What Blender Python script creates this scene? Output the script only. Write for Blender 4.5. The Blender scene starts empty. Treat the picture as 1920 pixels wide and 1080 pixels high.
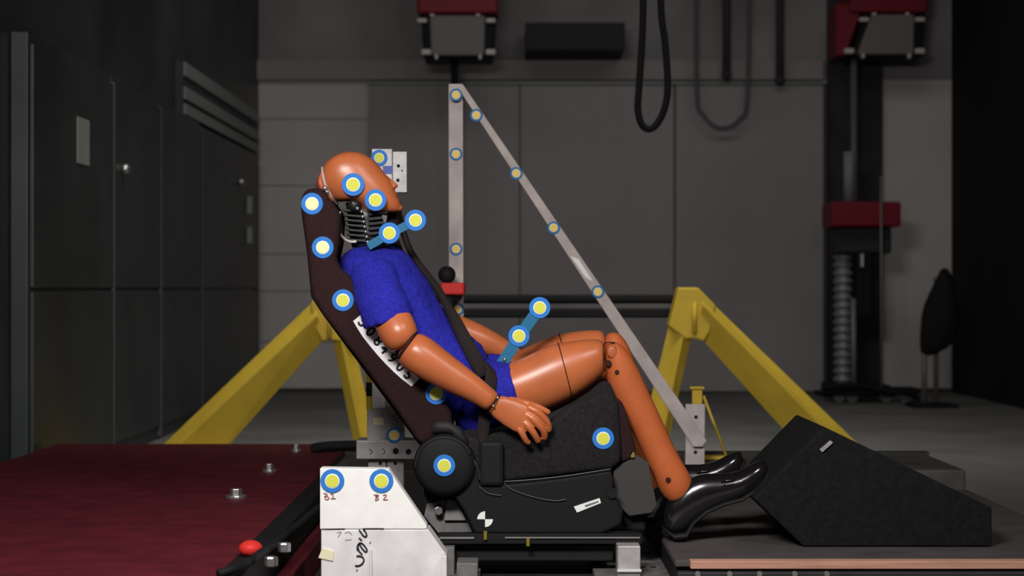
import bpy, bmesh, math, random
from mathutils import Vector, Matrix
random.seed(4)
PI = math.pi
S = bpy.context.scene
COL = S.collection
CH = 0.9            # camera height
F = 3600.0          # focal length in pixels of a 1920 wide frame

# ------------------------------------------------------------------ camera
cam_d = bpy.data.cameras.new('camera'); cam = bpy.data.objects.new('camera', cam_d); COL.objects.link(cam)
cam.location = (0, 0, CH); cam.rotation_euler = (PI/2, 0, 0)
cam_d.sensor_width = 36; cam_d.lens = 67.5; cam_d.clip_start = .05; cam_d.clip_end = 60
cam_d.dof.use_dof = True; cam_d.dof.focus_distance = 5.9; cam_d.dof.aperture_fstop = 3.4
S.camera = cam
# ------------------------------------------------------------------ view + world
S.view_settings.view_transform = 'Standard'; S.view_settings.look = 'None'
S.view_settings.exposure = 0.0; S.view_settings.gamma = 1.0
try: S.view_settings.use_curve_mapping = False
except Exception: pass
w = bpy.data.worlds.new('world'); S.world = w; w.use_nodes = True
w.node_tree.nodes['Background'].inputs[0].default_value = (.8, .9, 1, 1)
w.node_tree.nodes['Background'].inputs[1].default_value = .008
# ------------------------------------------------------------------ lamps of the laboratory and a fill light for the trestles (above the frame)
def area(name, loc, target, sx, sy, power, color, spread=150):
    d = bpy.data.lights.new(name, 'AREA'); d.shape = 'RECTANGLE'; d.size = sx; d.size_y = sy
    d.energy = power; d.color = color; d.spread = math.radians(spread)
    o = bpy.data.objects.new(name, d); COL.objects.link(o); o.location = loc
    o.rotation_euler = (Vector(target)-Vector(loc)).to_track_quat('-Z', 'Y').to_euler()
    return o
area('test_light_main', (-0.7, 2.5, 2.55), (-.22, 6.0, .55), 1.1, .5, 66, (1, .95, .92), 120)
area('test_light_side', (1.4, 3.2, 3.0), (.3, 6.2, .5), .9, .5, 17, (1, .95, .92), 120)
area('hall_light', (0.6, 12.0, 4.2), (.3, 14.6, .6), 5.0, .8, 24, (1, .95, .93), 160)
area('trestle_fill_light', (0.2, 8.9, 4.2), (.2, 10.3, .6), 4.0, .5, 24, (1, .96, .9), 75)  # unseen fill light, aimed and narrowed to brighten the trestles' outer faces

# ------------------------------------------------------------------ materials
MATS = {}
def mat(name, color, rough=.6, metal=0.0, spec=.5, noise=0.0, nscale=8.0, bump=0.0, bscale=60.0, coat=0.0, kind='noise', stretch=(1,1,1)):
    if name in MATS: return MATS[name]
    m = bpy.data.materials.new(name); m.use_nodes = True; nt = m.node_tree
    b = nt.nodes['Principled BSDF']; c = tuple(color)+(1,)
    b.inputs['Base Color'].default_value = c
    b.inputs['Roughness'].default_value = rough; b.inputs['Metallic'].default_value = metal
    b.inputs['Specular IOR Level'].default_value = spec if (spec != .5 or rough < .5) else .22
    b.inputs['Coat Weight'].default_value = coat
    tc = nt.nodes.new('ShaderNodeTexCoord'); mp = nt.nodes.new('ShaderNodeMapping'); mp.inputs['Scale'].default_value = stretch
    nt.links.new(tc.outputs['Object'], mp.inputs['Vector'])
    if noise > 0:
        n = nt.nodes.new('ShaderNodeTexNoise'); n.inputs['Scale'].default_value = nscale; n.inputs['Detail'].default_value = 6
        nt.links.new(mp.outputs[0], n.inputs['Vector'])
        r = nt.nodes.new('ShaderNodeValToRGB'); r.color_ramp.elements[0].position = .3; r.color_ramp.elements[1].position = .7
        r.color_ramp.elements[0].color = tuple(max(0, x*(1-noise)) for x in color)+(1,)
        r.color_ramp.elements[1].color = tuple(min(1, x*(1+noise)) for x in color)+(1,)
        nt.links.new(n.outputs['Fac'], r.inputs['Fac']); nt.links.new(r.outputs['Color'], b.inputs['Base Color'])
    if bump > 0:
        if kind == 'noise':
            n2 = nt.nodes.new('ShaderNodeTexNoise'); n2.inputs['Scale'].default_value = bscale; n2.inputs['Detail'].default_value = 3
            out = n2.outputs['Fac']
        else:
            n2 = nt.nodes.new('ShaderNodeTexWave'); n2.inputs['Scale'].default_value = bscale; n2.bands_direction = 'Z'
            out = n2.outputs['Fac']
        nt.links.new(mp.outputs[0], n2.inputs['Vector'])
        bp = nt.nodes.new('ShaderNodeBump'); bp.inputs['Strength'].default_value = bump; bp.inputs['Distance'].default_value = .004
        nt.links.new(out, bp.inputs['Height']); nt.links.new(bp.outputs['Normal'], b.inputs['Normal'])
    MATS[name] = m; return m
VINYL = mat('vinyl_skin', (.47, .130, .045), .34, noise=.10, nscale=9, bump=.03, bscale=90)
VINYLB = mat('vinyl_skin_leg', (.46, .112, .034), .55, noise=.10, nscale=9, bump=.03, bscale=90)
VINYLD = mat('vinyl_joint', (.42, .105, .038), .4)
CAPM = mat('skull_cap_vinyl', (.44, .10, .045), .38)
GROOVE = mat('groove_dark', (.03, .008, .005), .7)
BLUE = mat('blue_cotton', (.017, .018, .31), .88, noise=.35, nscale=140, bump=.35, bscale=220)
NECKM = mat('neck_black_metal', (.018, .022, .02), .38, metal=.3, spec=.6)
STEEL = mat('bright_steel', (.6, .6, .6), .3, metal=.9)
WIREW = mat('white_wire', (.6, .58, .52), .5)
SHOE = mat('polished_black_leather', (.008, .007, .008), .17, spec=.9, coat=.6)
SOLE = mat('black_rubber_sole', (.010, .010, .010), .6)
BELT = mat('belt_webbing', (.016, .011, .011), .85, bump=.3, bscale=260)
SEATM = mat('maroon_black_fabric', (.024, .009, .010), .93, noise=.35, nscale=160, bump=.3, bscale=240)
SEATG = mat('charcoal_side_fabric', (.013, .012, .013), .93, noise=.4, nscale=120, bump=.3, bscale=200)
PLAST = mat('black_seat_plastic', (.007, .007, .008), .68, bump=.15, bscale=300)
PLAST2 = mat('dark_grey_plastic', (.02, .02, .022), .5)
PLATE = mat('dull_zinc_plate', (.17, .165, .165), .6, metal=.2, noise=.2, nscale=30)
ALU = mat('brushed_aluminium', (.42, .41, .41), .5, metal=.35, noise=.18, nscale=25)
ALUP = mat('grey_painted_bar', (.50, .44, .42), .6, noise=.15, nscale=14)
WHITE = mat('white_paint', (.86, .86, .84), .6, noise=.05, nscale=20)
WHITEB = mat('worn_white_paint', (.72, .71, .72), .45, noise=.13, nscale=12, bump=.05, bscale=30)
MBLUE = mat('marker_blue', (.028, .19, .60), .6)
MBLUEF = mat('marker_blue_far', (.03, .17, .42), .6)
MWHITE = mat('marker_white', (.80, .86, .82), .6)
MYEL = mat('marker_yellow', (.66, .68, .085), .6)
MYELF = mat('marker_yellow_far', (.95, .70, .18), .6)
MPALE = mat('marker_pale_yellow', (.78, .82, .42), .6)
TEAL = mat('blue_bracket_plastic', (.016, .14, .27), .5)
YEL = mat('yellow_paint', (.60, .42, .045), .55, noise=.1, nscale=5)
REDD = mat('dark_red_paint', (.095, .009, .016), .7, noise=.25, nscale=9, bump=.1, bscale=40)
REDU = mat('red_enamel', (.20, .009, .019), .5)
REDB = mat('bright_red_plastic', (.62, .03, .025), .5)
BLACK = mat('matt_black', (.008, .008, .009), .7)
RUB = mat('black_ribbed_rubber', (.006, .006, .007), .85, noise=.4, nscale=60, bump=.6, bscale=55)
GREYB = mat('grey_deck_board', (.075, .068, .068), .75, noise=.2, nscale=7, bump=.1, bscale=80)
DECK = mat('dark_sled_steel', (.035, .034, .036), .5, metal=.2, noise=.3, nscale=10)
RAILD = mat('sled_beam_grey', (.080, .075, .070), .7, noise=.2, nscale=8)
WOOD = mat('raw_wood_plank', (.50, .27, .19), .7, noise=.2, nscale=18, stretch=(.3, 4, 6))
TAPE = mat('masking_tape', (.80, .74, .52), .7)
INK = mat('black_ink', (.012, .012, .02), .7)
INKR = mat('red_brown_ink', (.30, .10, .08), .7)
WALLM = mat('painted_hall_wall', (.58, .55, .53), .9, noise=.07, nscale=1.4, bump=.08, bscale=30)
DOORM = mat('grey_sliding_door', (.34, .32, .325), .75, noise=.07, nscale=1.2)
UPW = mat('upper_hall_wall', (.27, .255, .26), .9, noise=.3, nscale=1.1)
FLOORM = mat('hall_concrete', (.17, .172, .162), .75, noise=.18, nscale=2.0, bump=.1, bscale=20)
DWALL = mat('dark_glazed_panel', (.036, .044, .045), .45, noise=.35, nscale=1.5)
DWALLR = mat('dark_side_wall', (.012, .012, .013), .9)
CEILM = mat('dark_ceiling', (.05, .05, .05), .9)
FRAMEM = mat('grey_frame_metal', (.22, .24, .23), .5, metal=.3)
GLASSG = mat('grey_diffuser', (.20, .185, .175), .6)
CLIPM = mat('pale_clip', (.62, .60, .58), .5)
HOSE = mat('silver_flexible_duct', (.30, .32, .33), .45, metal=.4)
PAPER = mat('grey_paper', (.40, .42, .38), .9)

# ------------------------------------------------------------------ helpers
def at(px, py, Y): return Vector(((px-960)*Y/F, Y, CH-(py-540)*Y/F))
def plane(px, py, z):
    Y = F*(CH-z)/(py-540); return Vector(((px-960)*Y/F, Y, z))
ORG = {}
def thing(name, label, cat, loc, group=None):
    o = bpy.data.objects.new(name, None); COL.objects.link(o); o.location = loc; o.empty_display_size = .1
    o['label'] = label; o['category'] = cat
    if group: o['group'] = group
    ORG[o.name] = Vector(loc); return o
def finish(bm, name, m, parent=None, smooth=False, bevel=0.0, sub=0, seg=2, label=None, remesh=0.0, extra=None, presub=0, sit=6):
    bmesh.ops.recalc_face_normals(bm, faces=bm.faces)
    me = bpy.data.meshes.new(name)
    vs = [v.co for v in bm.verts]
    if parent is not None: org = ORG[parent.name]
    else:
        org = Vector(((min(v.x for v in vs)+max(v.x for v in vs))/2, (min(v.y for v in vs)+max(v.y for v in vs))/2, min(v.z for v in vs)))
    org = org.copy()
    bmesh.ops.translate(bm, verts=bm.verts, vec=-org)
    bm.to_mesh(me); bm.free()
    me.materials.append(m)
    o = bpy.data.objects.new(name, me); COL.objects.link(o)
    ORG[o.name] = org
    if parent is not None: o.parent = parent
    else: o.location = org
    if smooth or sub or remesh:
        for p in me.polygons: p.use_smooth = True
    if bevel:
        b = o.modifiers.new('bevel', 'BEVEL'); b.width = bevel; b.segments = seg; b.limit_method = 'ANGLE'; b.angle_limit = math.radians(35)
        b.use_clamp_overlap = True
    if presub:
        s = o.modifiers.new('presub', 'SUBSURF'); s.levels = presub; s.render_levels = presub
    if remesh:
        r = o.modifiers.new('remesh', 'REMESH'); r.mode = 'VOXEL'; r.voxel_size = remesh; r.use_smooth_shade = True
        s = o.modifiers.new('smooth', 'SMOOTH'); s.iterations = sit; s.factor = .6
    if extra: extra(o)
    if sub:
        s = o.modifiers.new('sub', 'SUBSURF'); s.levels = sub; s.render_levels = sub
    if label: o['label'] = label
    return o
def tag(o, label, cat, group=None):
    o['label'] = label; o['category'] = cat
    if group: o['group'] = group
    return o
def struct(o): o['kind'] = 'structure'; return o
def box(bm, x0, x1, y0, y1, z0, z1):
    v = [bm.verts.new((x, y, z)) for x in (x0, x1) for y in (y0, y1) for z in (z0, z1)]
    for f in ((0,1,3,2),(4,6,7,5),(0,4,5,1),(2,3,7,6),(0,2,6,4),(1,5,7,3)): bm.faces.new([v[i] for i in f])
def pbox(bm, x0, x1, y0, y1, Y0, Y1, Yr=None):
    a = at(x0, y0, Yr or Y0); b = at(x1, y1, Yr or Y0)
    box(bm, a.x, b.x, Y0, Y1, b.z, a.z)
def prism(bm, pts, Y0, Y1, Yr=None):
    Yr = Yr or Y0
    P = [at(x, y, Yr) for x, y in pts]
    a = [bm.verts.new((p.x, Y0, p.z)) for p in P]; b = [bm.verts.new((p.x, Y1, p.z)) for p in P]
    n = len(P)
    bm.faces.new(a); bm.faces.new(b[::-1])
    for i in range(n): bm.faces.new((a[i], b[i], b[(i+1) % n], a[(i+1) % n]))
def loft(bm, rings, cap=True):
    R = [[bm.verts.new(p) for p in r] for r in rings]; n = len(R[0])
    for A, B in zip(R, R[1:]):
        for i in range(n): bm.faces.new((A[i], A[(i+1) % n], B[(i+1) % n], B[i]))
    if cap: bm.faces.new(R[0][::-1]); bm.faces.new(R[-1])
def ring(pa, pb, lat, Y, n=20, k=0.0, e=1.0):
    a = at(pa[0], pa[1], Y); b = at(pb[0], pb[1], Y); c = (a+b)/2; h = (a-b)/2
    out = []
    for i in range(n):
        t = 2*PI*i/n; ct, st = math.cos(t), math.sin(t)
        ct2 = math.copysign(abs(ct)**e, ct); st2 = math.copysign(abs(st)**e, st)
        out.append(c + h*ct2 + Vector((0, -lat*st2*(1-k*ct), 0)))
    return out
def rloft(bm, L, Y=6.0, n=20, k=0.0, e=1.0):
    loft(bm, [ring(r[0], r[1], r[2], r[3] if len(r) > 3 else Y, n, k, e) for r in L])
def spine(P, ratio=1.0):
    """pixel centreline [(x,y,half,Y)] -> ring list perpendicular to it"""
    L = []
    for i, p in enumerate(P):
        q0 = P[max(0, i-1)]; q1 = P[min(len(P)-1, i+1)]
        d = Vector((q1[0]-q0[0], q1[1]-q0[1])); d.normalize(); nn = Vector((d.y, -d.x))*p[2]
        L.append(((p[0]+nn.x, p[1]+nn.y), (p[0]-nn.x, p[1]-nn.y), p[2]*p[3]/F*(p[4] if len(p) > 4 else ratio), p[3]))
    return L
def tube(bm, pts, r, n=10, cap=True):
    rings = []
    pts = [Vector(p) for p in pts]; up = Vector((0, 1, 0)); rr = r if isinstance(r, (list, tuple)) else [r]*len(pts)
    for i, p in enumerate(pts):
        d = (pts[min(i+1, len(pts)-1)]-pts[max(i-1, 0)]).normalized()
        u = d.cross(up)
        if u.length < .05: u = d.cross(Vector((1, 0, 0)))
        u.normalize(); v = d.cross(u).normalized()
        rings.append([p+(u*math.cos(2*PI*j/n)+v*math.sin(2*PI*j/n))*rr[i] for j in range(n)])
    loft(bm, rings, cap)
def smoothpath(P, k=8):
    P = [Vector(p) for p in P]; out = []
    for i in range(len(P)-1):
        a, b, c, d = P[max(i-1, 0)], P[i], P[i+1], P[min(i+2, len(P)-1)]
        for j in range(k):
            t = j/k; out.append(.5*((2*b)+(c-a)*t+(2*a-5*b+4*c-d)*t*t+(3*b-a-3*c+d)*t**3))
    out.append(P[-1]); return out
def disc(bm, c, r, th, n=36, r0=0.0):
    """disc facing the camera side (-y) with front at c.y"""
    if r0 == 0:
        loft(bm, [[Vector((c.x+r*s*math.cos(2*PI*i/n), c.y+y, c.z+r*s*math.sin(2*PI*i/n))) for i in range(n)] for s, y in ((.97, 0), (1, th*.3), (1, th))])
    else:
        A = []
        for rr, y in ((r0, 0), (r, 0), (r, th), (r0, th)):
            A.append([bm.verts.new((c.x+rr*math.cos(2*PI*i/n), c.y+y, c.z+rr*math.sin(2*PI*i/n))) for i in range(n)])
        for a in range(4):
            B, D = A[a], A[(a+1) % 4]
            for i in range(n): bm.faces.new((B[i], B[(i+1) % n], D[(i+1) % n], D[i]))
def ball(bm, c, r, n=14, squash=1.0):
    rings = []
    for i in range(1, n):
        t = PI*i/n
        rings.append([Vector((c[0]+r*math.sin(t)*math.cos(2*PI*j/n), c[1]+r*math.sin(t)*math.sin(2*PI*j/n), c[2]+r*squash*math.cos(t))) for j in range(n)])
    loft(bm, rings)
def marker(px, py, rpx, Y, parent, far=False, pale=False):
    c = at(px, py, Y); r = rpx*Y/F; k = .68 if far else .615
    bm = bmesh.new(); disc(bm, c, r, .0025); m = finish(bm, 'target_marker', MBLUEF if far else MBLUE, parent)
    c2 = c+Vector((0, -.0012, 0))
    bm = bmesh.new(); disc(bm, c2, r*k, .002); rim = finish(bm, 'marker_rim', MWHITE, m)
    bm = bmesh.new(); disc(bm, c+Vector((0, -.0024, 0)), r*(k-.085), .002)
    finish(bm, 'marker_centre', MYELF if far else (MPALE if pale else MYEL), m)
    m['label'] = 'round blue rimmed target sticker with yellow centre'
    return m
def textmesh(bm, s, c, size, ang=0.0, thick=.0008, bold=0.0):
    cu = bpy.data.curves.new('txt', 'FONT'); cu.body = s; cu.size = size; cu.align_x = 'CENTER'; cu.align_y = 'CENTER'; cu.extrude = thick; cu.offset = bold
    to = bpy.data.objects.new('txt', cu); COL.objects.link(to); bpy.context.view_layer.update()
    me = bpy.data.meshes.new_from_object(to.evaluated_get(bpy.context.evaluated_depsgraph_get()))
    me.transform(Matrix.Translation(c) @ Matrix.Rotation(PI/2, 4, 'X') @ Matrix.Rotation(ang, 4, 'Z'))
    bm.from_mesh(me); bpy.data.objects.remove(to); bpy.data.curves.remove(cu); bpy.data.meshes.remove(me)
def clouds(strength, size):
    def f(o):
        t = bpy.data.textures.new('folds', 'CLOUDS'); t.noise_scale = size; t.noise_depth = 2
        d = o.modifiers.new('folds', 'DISPLACE'); d.texture = t; d.strength = strength; d.mid_level = .5
    return f

# ================================================================== THE HALL
YB = 16.6; XL = -2.19; XR = 3.80; ZC = 4.5
def wallbox(name, m, x0, x1, y0, y1, z0, z1):
    bm = bmesh.new(); box(bm, x0, x1, y0, y1, z0, z1); return struct(finish(bm, name, m))
wallbox('floor', FLOORM, XL-.2, XR+.2, -1, YB+.2, -.1, 0)
wallbox('ceiling', CEILM, XL-.2, XR+.2, -1, YB+.2, ZC, ZC+.1)
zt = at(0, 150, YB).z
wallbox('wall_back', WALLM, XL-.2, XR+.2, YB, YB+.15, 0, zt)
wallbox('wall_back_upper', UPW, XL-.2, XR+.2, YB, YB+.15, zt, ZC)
wallbox('wall_left', DWALL, XL-.2, XL, -1, YB, 0, ZC)
wallbox('wall_right', DWALLR, XR, XR+.2, -1, YB, 0, ZC)
# horizontal ledges and beams on the upper back wall
bm = bmesh.new(); pbox(bm, 455, 1545, 112, 150, YB-.10, YB, YB-.1)
struct(finish(bm, 'trim_1', mat('ledge_paint', (.33, .31, .305), .85), bevel=.01))
bm = bmesh.new(); pbox(bm, 335, 450, -120, 118, YB-.35, YB, YB-.35)
struct(finish(bm, 'trim_2', mat('dark_column_paint', (.04, .04, .04), .8), bevel=.01))
bm = bmesh.new(); pbox(bm, 385, 405, -120, 118, YB-.38, YB-.35, YB-.38)
struct(finish(bm, 'trim_3', mat('column_strip', (.10, .10, .10), .8)))
# block joints of the wall strip left of the door
bm = bmesh.new()
for y in (222, 347, 475, 545, 640): pbox(bm, 487, 690, y, y+1.6, YB-.004, YB, YB)
struct(finish(bm, 'trim_4', mat('block_joint', (.16, .15, .145), .9)))
# sliding door with three leaves
d = thing('door_1', 'large grey sliding door of three leaves in the back wall', 'door', at(1118, 735, YB-.1).to_3d()); d.location.z = 0; ORG[d.name] = Vector(d.location)
d['kind'] = 'structure'
for x0, x1 in ((692, 973.5), (976, 1263), (1267.5, 1545)):
    a = at(x0, 157, YB-.12); b = at(x1, 735, YB-.12)
    bm = bmesh.new(); box(bm, a.x, b.x, YB-.12, YB-.02, .01, a.z)
    finish(bm, 'door_leaf', DOORM, d, bevel=.008)
bm = bmesh.new(); a = at(690, 153, YB-.16); b = at(1548, 158, YB-.16); box(bm, a.x, b.x, YB-.16, YB-.02, b.z, a.z)
finish(bm, 'door_track', FRAMEM, d, bevel=.004)
bm = bmesh.new(); a = at(1545, 157, YB-.15); b = at(1552, 735, YB-.15); box(bm, a.x, b.x, YB-.15, YB-.02, 0, a.z)
finish(bm, 'door_post', mat('dark_door_post', (.05, .05, .05), .7), d)
# skirting
a = at(XL, 735, YB); bm = bmesh.new(); box(bm, XL, XR, YB-.03, YB, 0, .035); struct(finish(bm, 'baseboard_back', mat('dark_skirting', (.05, .05, .05), .7)))
# dark recess panel beside door
bm = bmesh.new(); a = at(1552, -80, YB-.06); b = at(1655, 735, YB-.06); box(bm, a.x, b.x, YB-.06, YB, 0, 4.4)
struct(finish(bm, 'trim_5', mat('dark_recess', (.045, .043, .045), .85, noise=.3, nscale=3)))

# duct and conduits high up
bm = bmesh.new(); a = at(985, 42, 15.9); b = at(1172, 94, 15.9); box(bm, a.x, b.x, 15.9, YB, b.z, a.z)
tag(finish(bm, 'ventilation_duct', mat('duct_black', (.03, .03, .03), .7), bevel=.01), 'short black ventilation duct high on the back wall above the door', 'duct')
for x, y1, lab in ((1362, 140, 'nearer the hanging cable'), (1462, 150, 'nearer the corner of the door')):
    bm = bmesh.new(); tube(bm, [at(x, -120, 16.35), at(x, y1, 16.35)], .035); ball(bm, at(x, y1, 16.35), .045)
    tag(finish(bm, 'conduit', mat('conduit_dark', (.05, .045, .05), .7), smooth=True), 'dark vertical conduit above the sliding door, '+lab, 'conduit')

# ---- left side: dark cabinets along the left wall
def Yl(px, X): return X*F/(px-960)
X0 = XL+.10
def lwall(bm, px0, px1, z0, z1, x0, x1):
    Ya, Yb = Yl(px0, x1), Yl(px1, x1); box(bm, x0, x1, min(Ya, Yb), max(Ya, Yb), z0, z1)
edges = [60, 215, 303, 380, 484]
cabs = ['farthest out of the light, beside the papered panel', 'with a small steel knob', 'with a plain dark front, second from the back', 'tall dark cabinet with two pull handles beside the back wall']
for i in range(4):
    Ya, Yb = Yl(edges[i], X0), Yl(edges[i+1], X0); Yb = min(Yb, YB-.02)
    c = thing('tall_cabinet', ['dark floor standing cabinet nearest the camera on the left wall', 'dark tall cabinet on the left wall with small steel knob', 'plain dark tall cabinet on the left wall under start of striped sign', 'dark tall cabinet with two pull handles next to the back wall'][i], 'cabinet', (XL+.05, (Ya+Yb)/2, 0), 'tall dark cabinets on the left wall')
    bm = bmesh.new(); box(bm, XL+.002, X0-.02, Ya+.01, Yb-.01, 0, 2.02 if i < 3 else 2.0); finish(bm, 'body', DWALL, c, bevel=.006)
    bm = bmesh.new(); box(bm, X0-.02, X0, Ya+.03, Yb-.03, .08, 0.885); finish(bm, 'lower_door', DWALL, c, bevel=.006)
    bm = bmesh.new(); box(bm, X0-.02, X0, Ya+.03, Yb-.03, .90, 1.97); dr = finish(bm, 'upper_door', DWALL, c, bevel=.006)
    bm = bmesh.new(); box(bm, X0-.02, X0+.008, Yb-.035, Yb-.012, .02, 1.98); finish(bm, 'edge_strip', mat('cabinet_edge', (.075, .085, .085), .6), c)
    if i == 1:
        bm = bmesh.new(); p = at(235, 317, Yl(235, X0+.02)); ball(bm, p, .028); finish(bm, 'knob', STEEL, dr, smooth=True)
    if i == 3:
        for y0, y1 in ((368, 402), (425, 458)):
            Y = Yl(474, X0+.05); p, q = at(474, y0, Y), at(474, y1, Y)
            bm = bmesh.new(); box(bm, X0, X0+.05, Y-.02, Y+.02, q.z, p.z); finish(bm, 'pull_handle', FRAMEM, c, bevel=.01)
        bm = bmesh.new(); p = at(452, 341, Yl(452, X0+.02)); ball(bm, p, .03); finish(bm, 'knob', STEEL, dr, smooth=True)
# striped panel
t = thing('louvre_panel', 'dim grey striped louvre panel high on the dark left wall', 'louvre', (XL+.06, 14.6, 2.0))
Ya, Yb = Yl(345, XL+.06), Yl(484, XL+.06)
bm = bmesh.new(); box(bm, XL+.002, XL+.05, Ya, Yb, 2.03, 2.38); finish(bm, 'backing', mat('louvre_back', (.07, .075, .075), .8), t)
for z0, z1 in ((2.03, 2.10), (2.13, 2.21), (2.28, 2.37)):
    bm = bmesh.new(); box(bm, XL+.05, XL+.07, Ya+.02, Yb-.02, z0, z1); finish(bm, 'slat', mat('louvre_slat', (.26, .275, .27), .7), t, bevel=.004)
bm = bmesh.new(); Ya, Yb = Yl(146, X0+.004), Yl(168, X0+.004); p = at(150, 218, Ya); q = at(150, 305, Ya)
box(bm, X0, X0+.004, Ya, Yb, q.z, p.z)
tag(finish(bm, 'paper_sheet', PAPER), 'pale paper sheet fixed to the dark left cabinet', 'paper')

# ---- two mast units with red hoods (grey square face with pale clips)
def flood(cx, cy, lab, skew=0, pole=None, polem=None):
    Y = 15.3 if not skew else 15.85; base = at(cx, 540, Y); base.z = 0
    t = thing('floodlight', lab, 'floodlight', base, 'unlit floodlights on masts')
    bm = bmesh.new(); prism(bm, [(cx-76+skew*.3, cy-190), (cx+76, cy-190), (cx+76, cy-43), (cx-76+skew*.3, cy-43)], Y, Y+.5); finish(bm, 'hood', REDU, t, bevel=.02)
    bm = bmesh.new(); prism(bm, [(cx-68+skew, cy-42), (cx+72, cy-42), (cx+66, cy+42), (cx-64-skew*.2, cy+42)], Y+.06, Y+.5); finish(bm, 'housing', BLACK, t, bevel=.02)
    if skew:
        bm = bmesh.new(); prism(bm, [(cx-96, cy-60), (cx-58, cy-60), (cx-52, cy-36), (cx-78, cy+38), (cx-96, cy+38)], Y+.05, Y+.45); finish(bm, 'side_plate', REDU, t, bevel=.01)
    bm = bmesh.new(); prism(bm, [(cx-53+skew, cy-40), (cx+52, cy-40), (cx+50, cy+36), (cx-50-skew*.3, cy+36)], Y+.01, Y+.07); finish(bm, 'diffuser', GLASSG, t, bevel=.02)
    for x, y, ww, hh in ((-67+skew, -30, 9, 4), (62, -30, 9, 4), (-59-skew*.5, 29, 9, 5), (62, 29, 9, 5), (-48+skew, -40, 4, 3), (38, -40, 4, 3), (-40-skew*.2, 38, 3, 5), (42, 38, 3, 5)):
        bm = bmesh.new(); pbox(bm, cx+x-ww, cx+x+ww, cy+y-hh, cy+y+hh, Y-.02, Y+.05); finish(bm, 'clip', CLIPM, t, bevel=.01)
    px = pole
    p = at(px, cy+44, Y+.2); bm = bmesh.new(); tube(bm, [(p.x, Y+.2, p.z), (p.x, Y+.2, .02)], .03 if polem is BLACK else .028, 12); finish(bm, 'mast', polem, t, smooth=True)
    bm = bmesh.new(); box(bm, p.x-.3, p.x+.3, Y-.05, Y+.45, 0, .035); finish(bm, 'foot', BLACK, t, bevel=.01)
flood(858, 68, 'unlit square floodlight with red hood above the vertical grey bar', 0, 852, BLACK)
flood(1664, 66, 'unlit square floodlight with red hood at top right, seen at an angle', 24, 1601, mat('mast_grey', (.20, .20, .19), .5, metal=.3))

# ---- machine by the right wall: red box, ribbed hose, black housing
t = thing('workshop_machine', 'dark wheeled machine with red box and ribbed duct at the right back', 'machine', (at(1625, 540, 15.2).x, 15.2, 0))
Y = 15.0
bm = bmesh.new(); pbox(bm, 1560, 1690, 378, 425, Y, Y+.5); finish(bm, 'red_box', REDU, t, bevel=.02)
bm = bmesh.new(); pbox(bm, 1606, 1640, 470, 600, Y+.1, Y+.5); finish(bm, 'black_housing', BLACK, t, bevel=.03)
bm = bmesh.new(); pbox(bm, 1566, 1672, 426, 475, Y+.12, Y+.4); finish(bm, 'lower_frame', mat('machine_dark', (.03, .03, .033), .6), t, bevel=.02)
bm = bmesh.new(); pbox(bm, 1615, 1619, 476, 500, Y+.05, Y+.1); finish(bm, 'gauge_strip', CLIPM, t)
bm = bmesh.new(); pts = []; rr = []
for i in range(121):
    y = 432+i*(738-432)/120; pts.append(at(1581, y, Y+.3)); rr.append(.068+.014*math.sin(i*2*PI/6))
tube(bm, pts, rr, 16); finish(bm, 'ribbed_duct', HOSE, t, smooth=True)
bm = bmesh.new(); tube(bm, [at(1652, 330, Y-.05), at(1653, 742, Y-.05)], .008); finish(bm, 'thin_rod', FRAMEM, t, smooth=True)
bm = bmesh.new(); tube(bm, [at(1600, 560, Y), at(1601, 728, Y)], .022); finish(bm, 'steel_tube', FRAMEM, t, smooth=True)
bm = bmesh.new(); tube(bm, [at(1592, 285, Y+.1), at(1592, 378, Y+.1)], .045, 14); finish(bm, 'upper_pipe', mat('pipe_grey', (.22, .22, .22), .5), t, smooth=True)
bm = bmesh.new(); pbox(bm, 1560, 1670, 722, 742, Y, Y+.55); pbox(bm, 1660, 1725, 728, 741, Y+.1, Y+.4); finish(bm, 'base_frame', BLACK, t, bevel=.01)
for x in (1576, 1600, 1664, 1700):
    bm = bmesh.new(); c = at(x, 746, Y); c.z = .045; tube(bm, [(c.x, Y+.05, .045), (c.x, Y+.1, .045)], .045, 14); finish(bm, 'castor', mat('castor_grey', (.15, .15, .15), .5), t)
bm = bmesh.new(); tube(bm, smoothpath([at(1545, 728, Y-.2), at(1600, 722, Y-.2), at(1660, 732, Y-.2), at(1700, 738, Y-.2), at(1722, 748, Y-.1)]), .02)
tag(finish(bm, 'cable', BLACK, smooth=True), 'black cable trailing over the base of the machine', 'cable')
# dark hanging bundle on a stand at the right edge
t = thing('coat_stand', 'grey post with a dark coat hanging at the right edge', 'coat stand', (at(1748, 540, 14.5).x, 14.5, 0))
Y = 14.5
bm = bmesh.new(); tube(bm, [at(1733, 640, Y), at(1733, 755, Y)], .02); tube(bm, [at(1755, 520, Y+.05), at(1755, 752, Y+.05)], .02); finish(bm, 'post', mat('mast_grey', (.20, .20, .19), .5), t, smooth=True)
bm = bmesh.new(); a = at(1735, 754, Y); box(bm, a.x-.12, a.x+.22, Y-.15, Y+.2, 0, .03); finish(bm, 'foot', BLACK, t, bevel=.01)
bm = bmesh.new()
rloft(bm, [((1764, 500), (1778, 500), .03), ((1748, 530), (1790, 530), .08), ((1730, 575), (1800, 575), .13), ((1722, 610), (1802, 610), .14), ((1724, 650), (1790, 640), .12), ((1726, 672), (1760, 668), .07)], Y, 16)
finish(bm, 'coat', mat('coat_cloth', (.012, .012, .015), .9), t, sub=1, extra=clouds(.08, .12))

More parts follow.
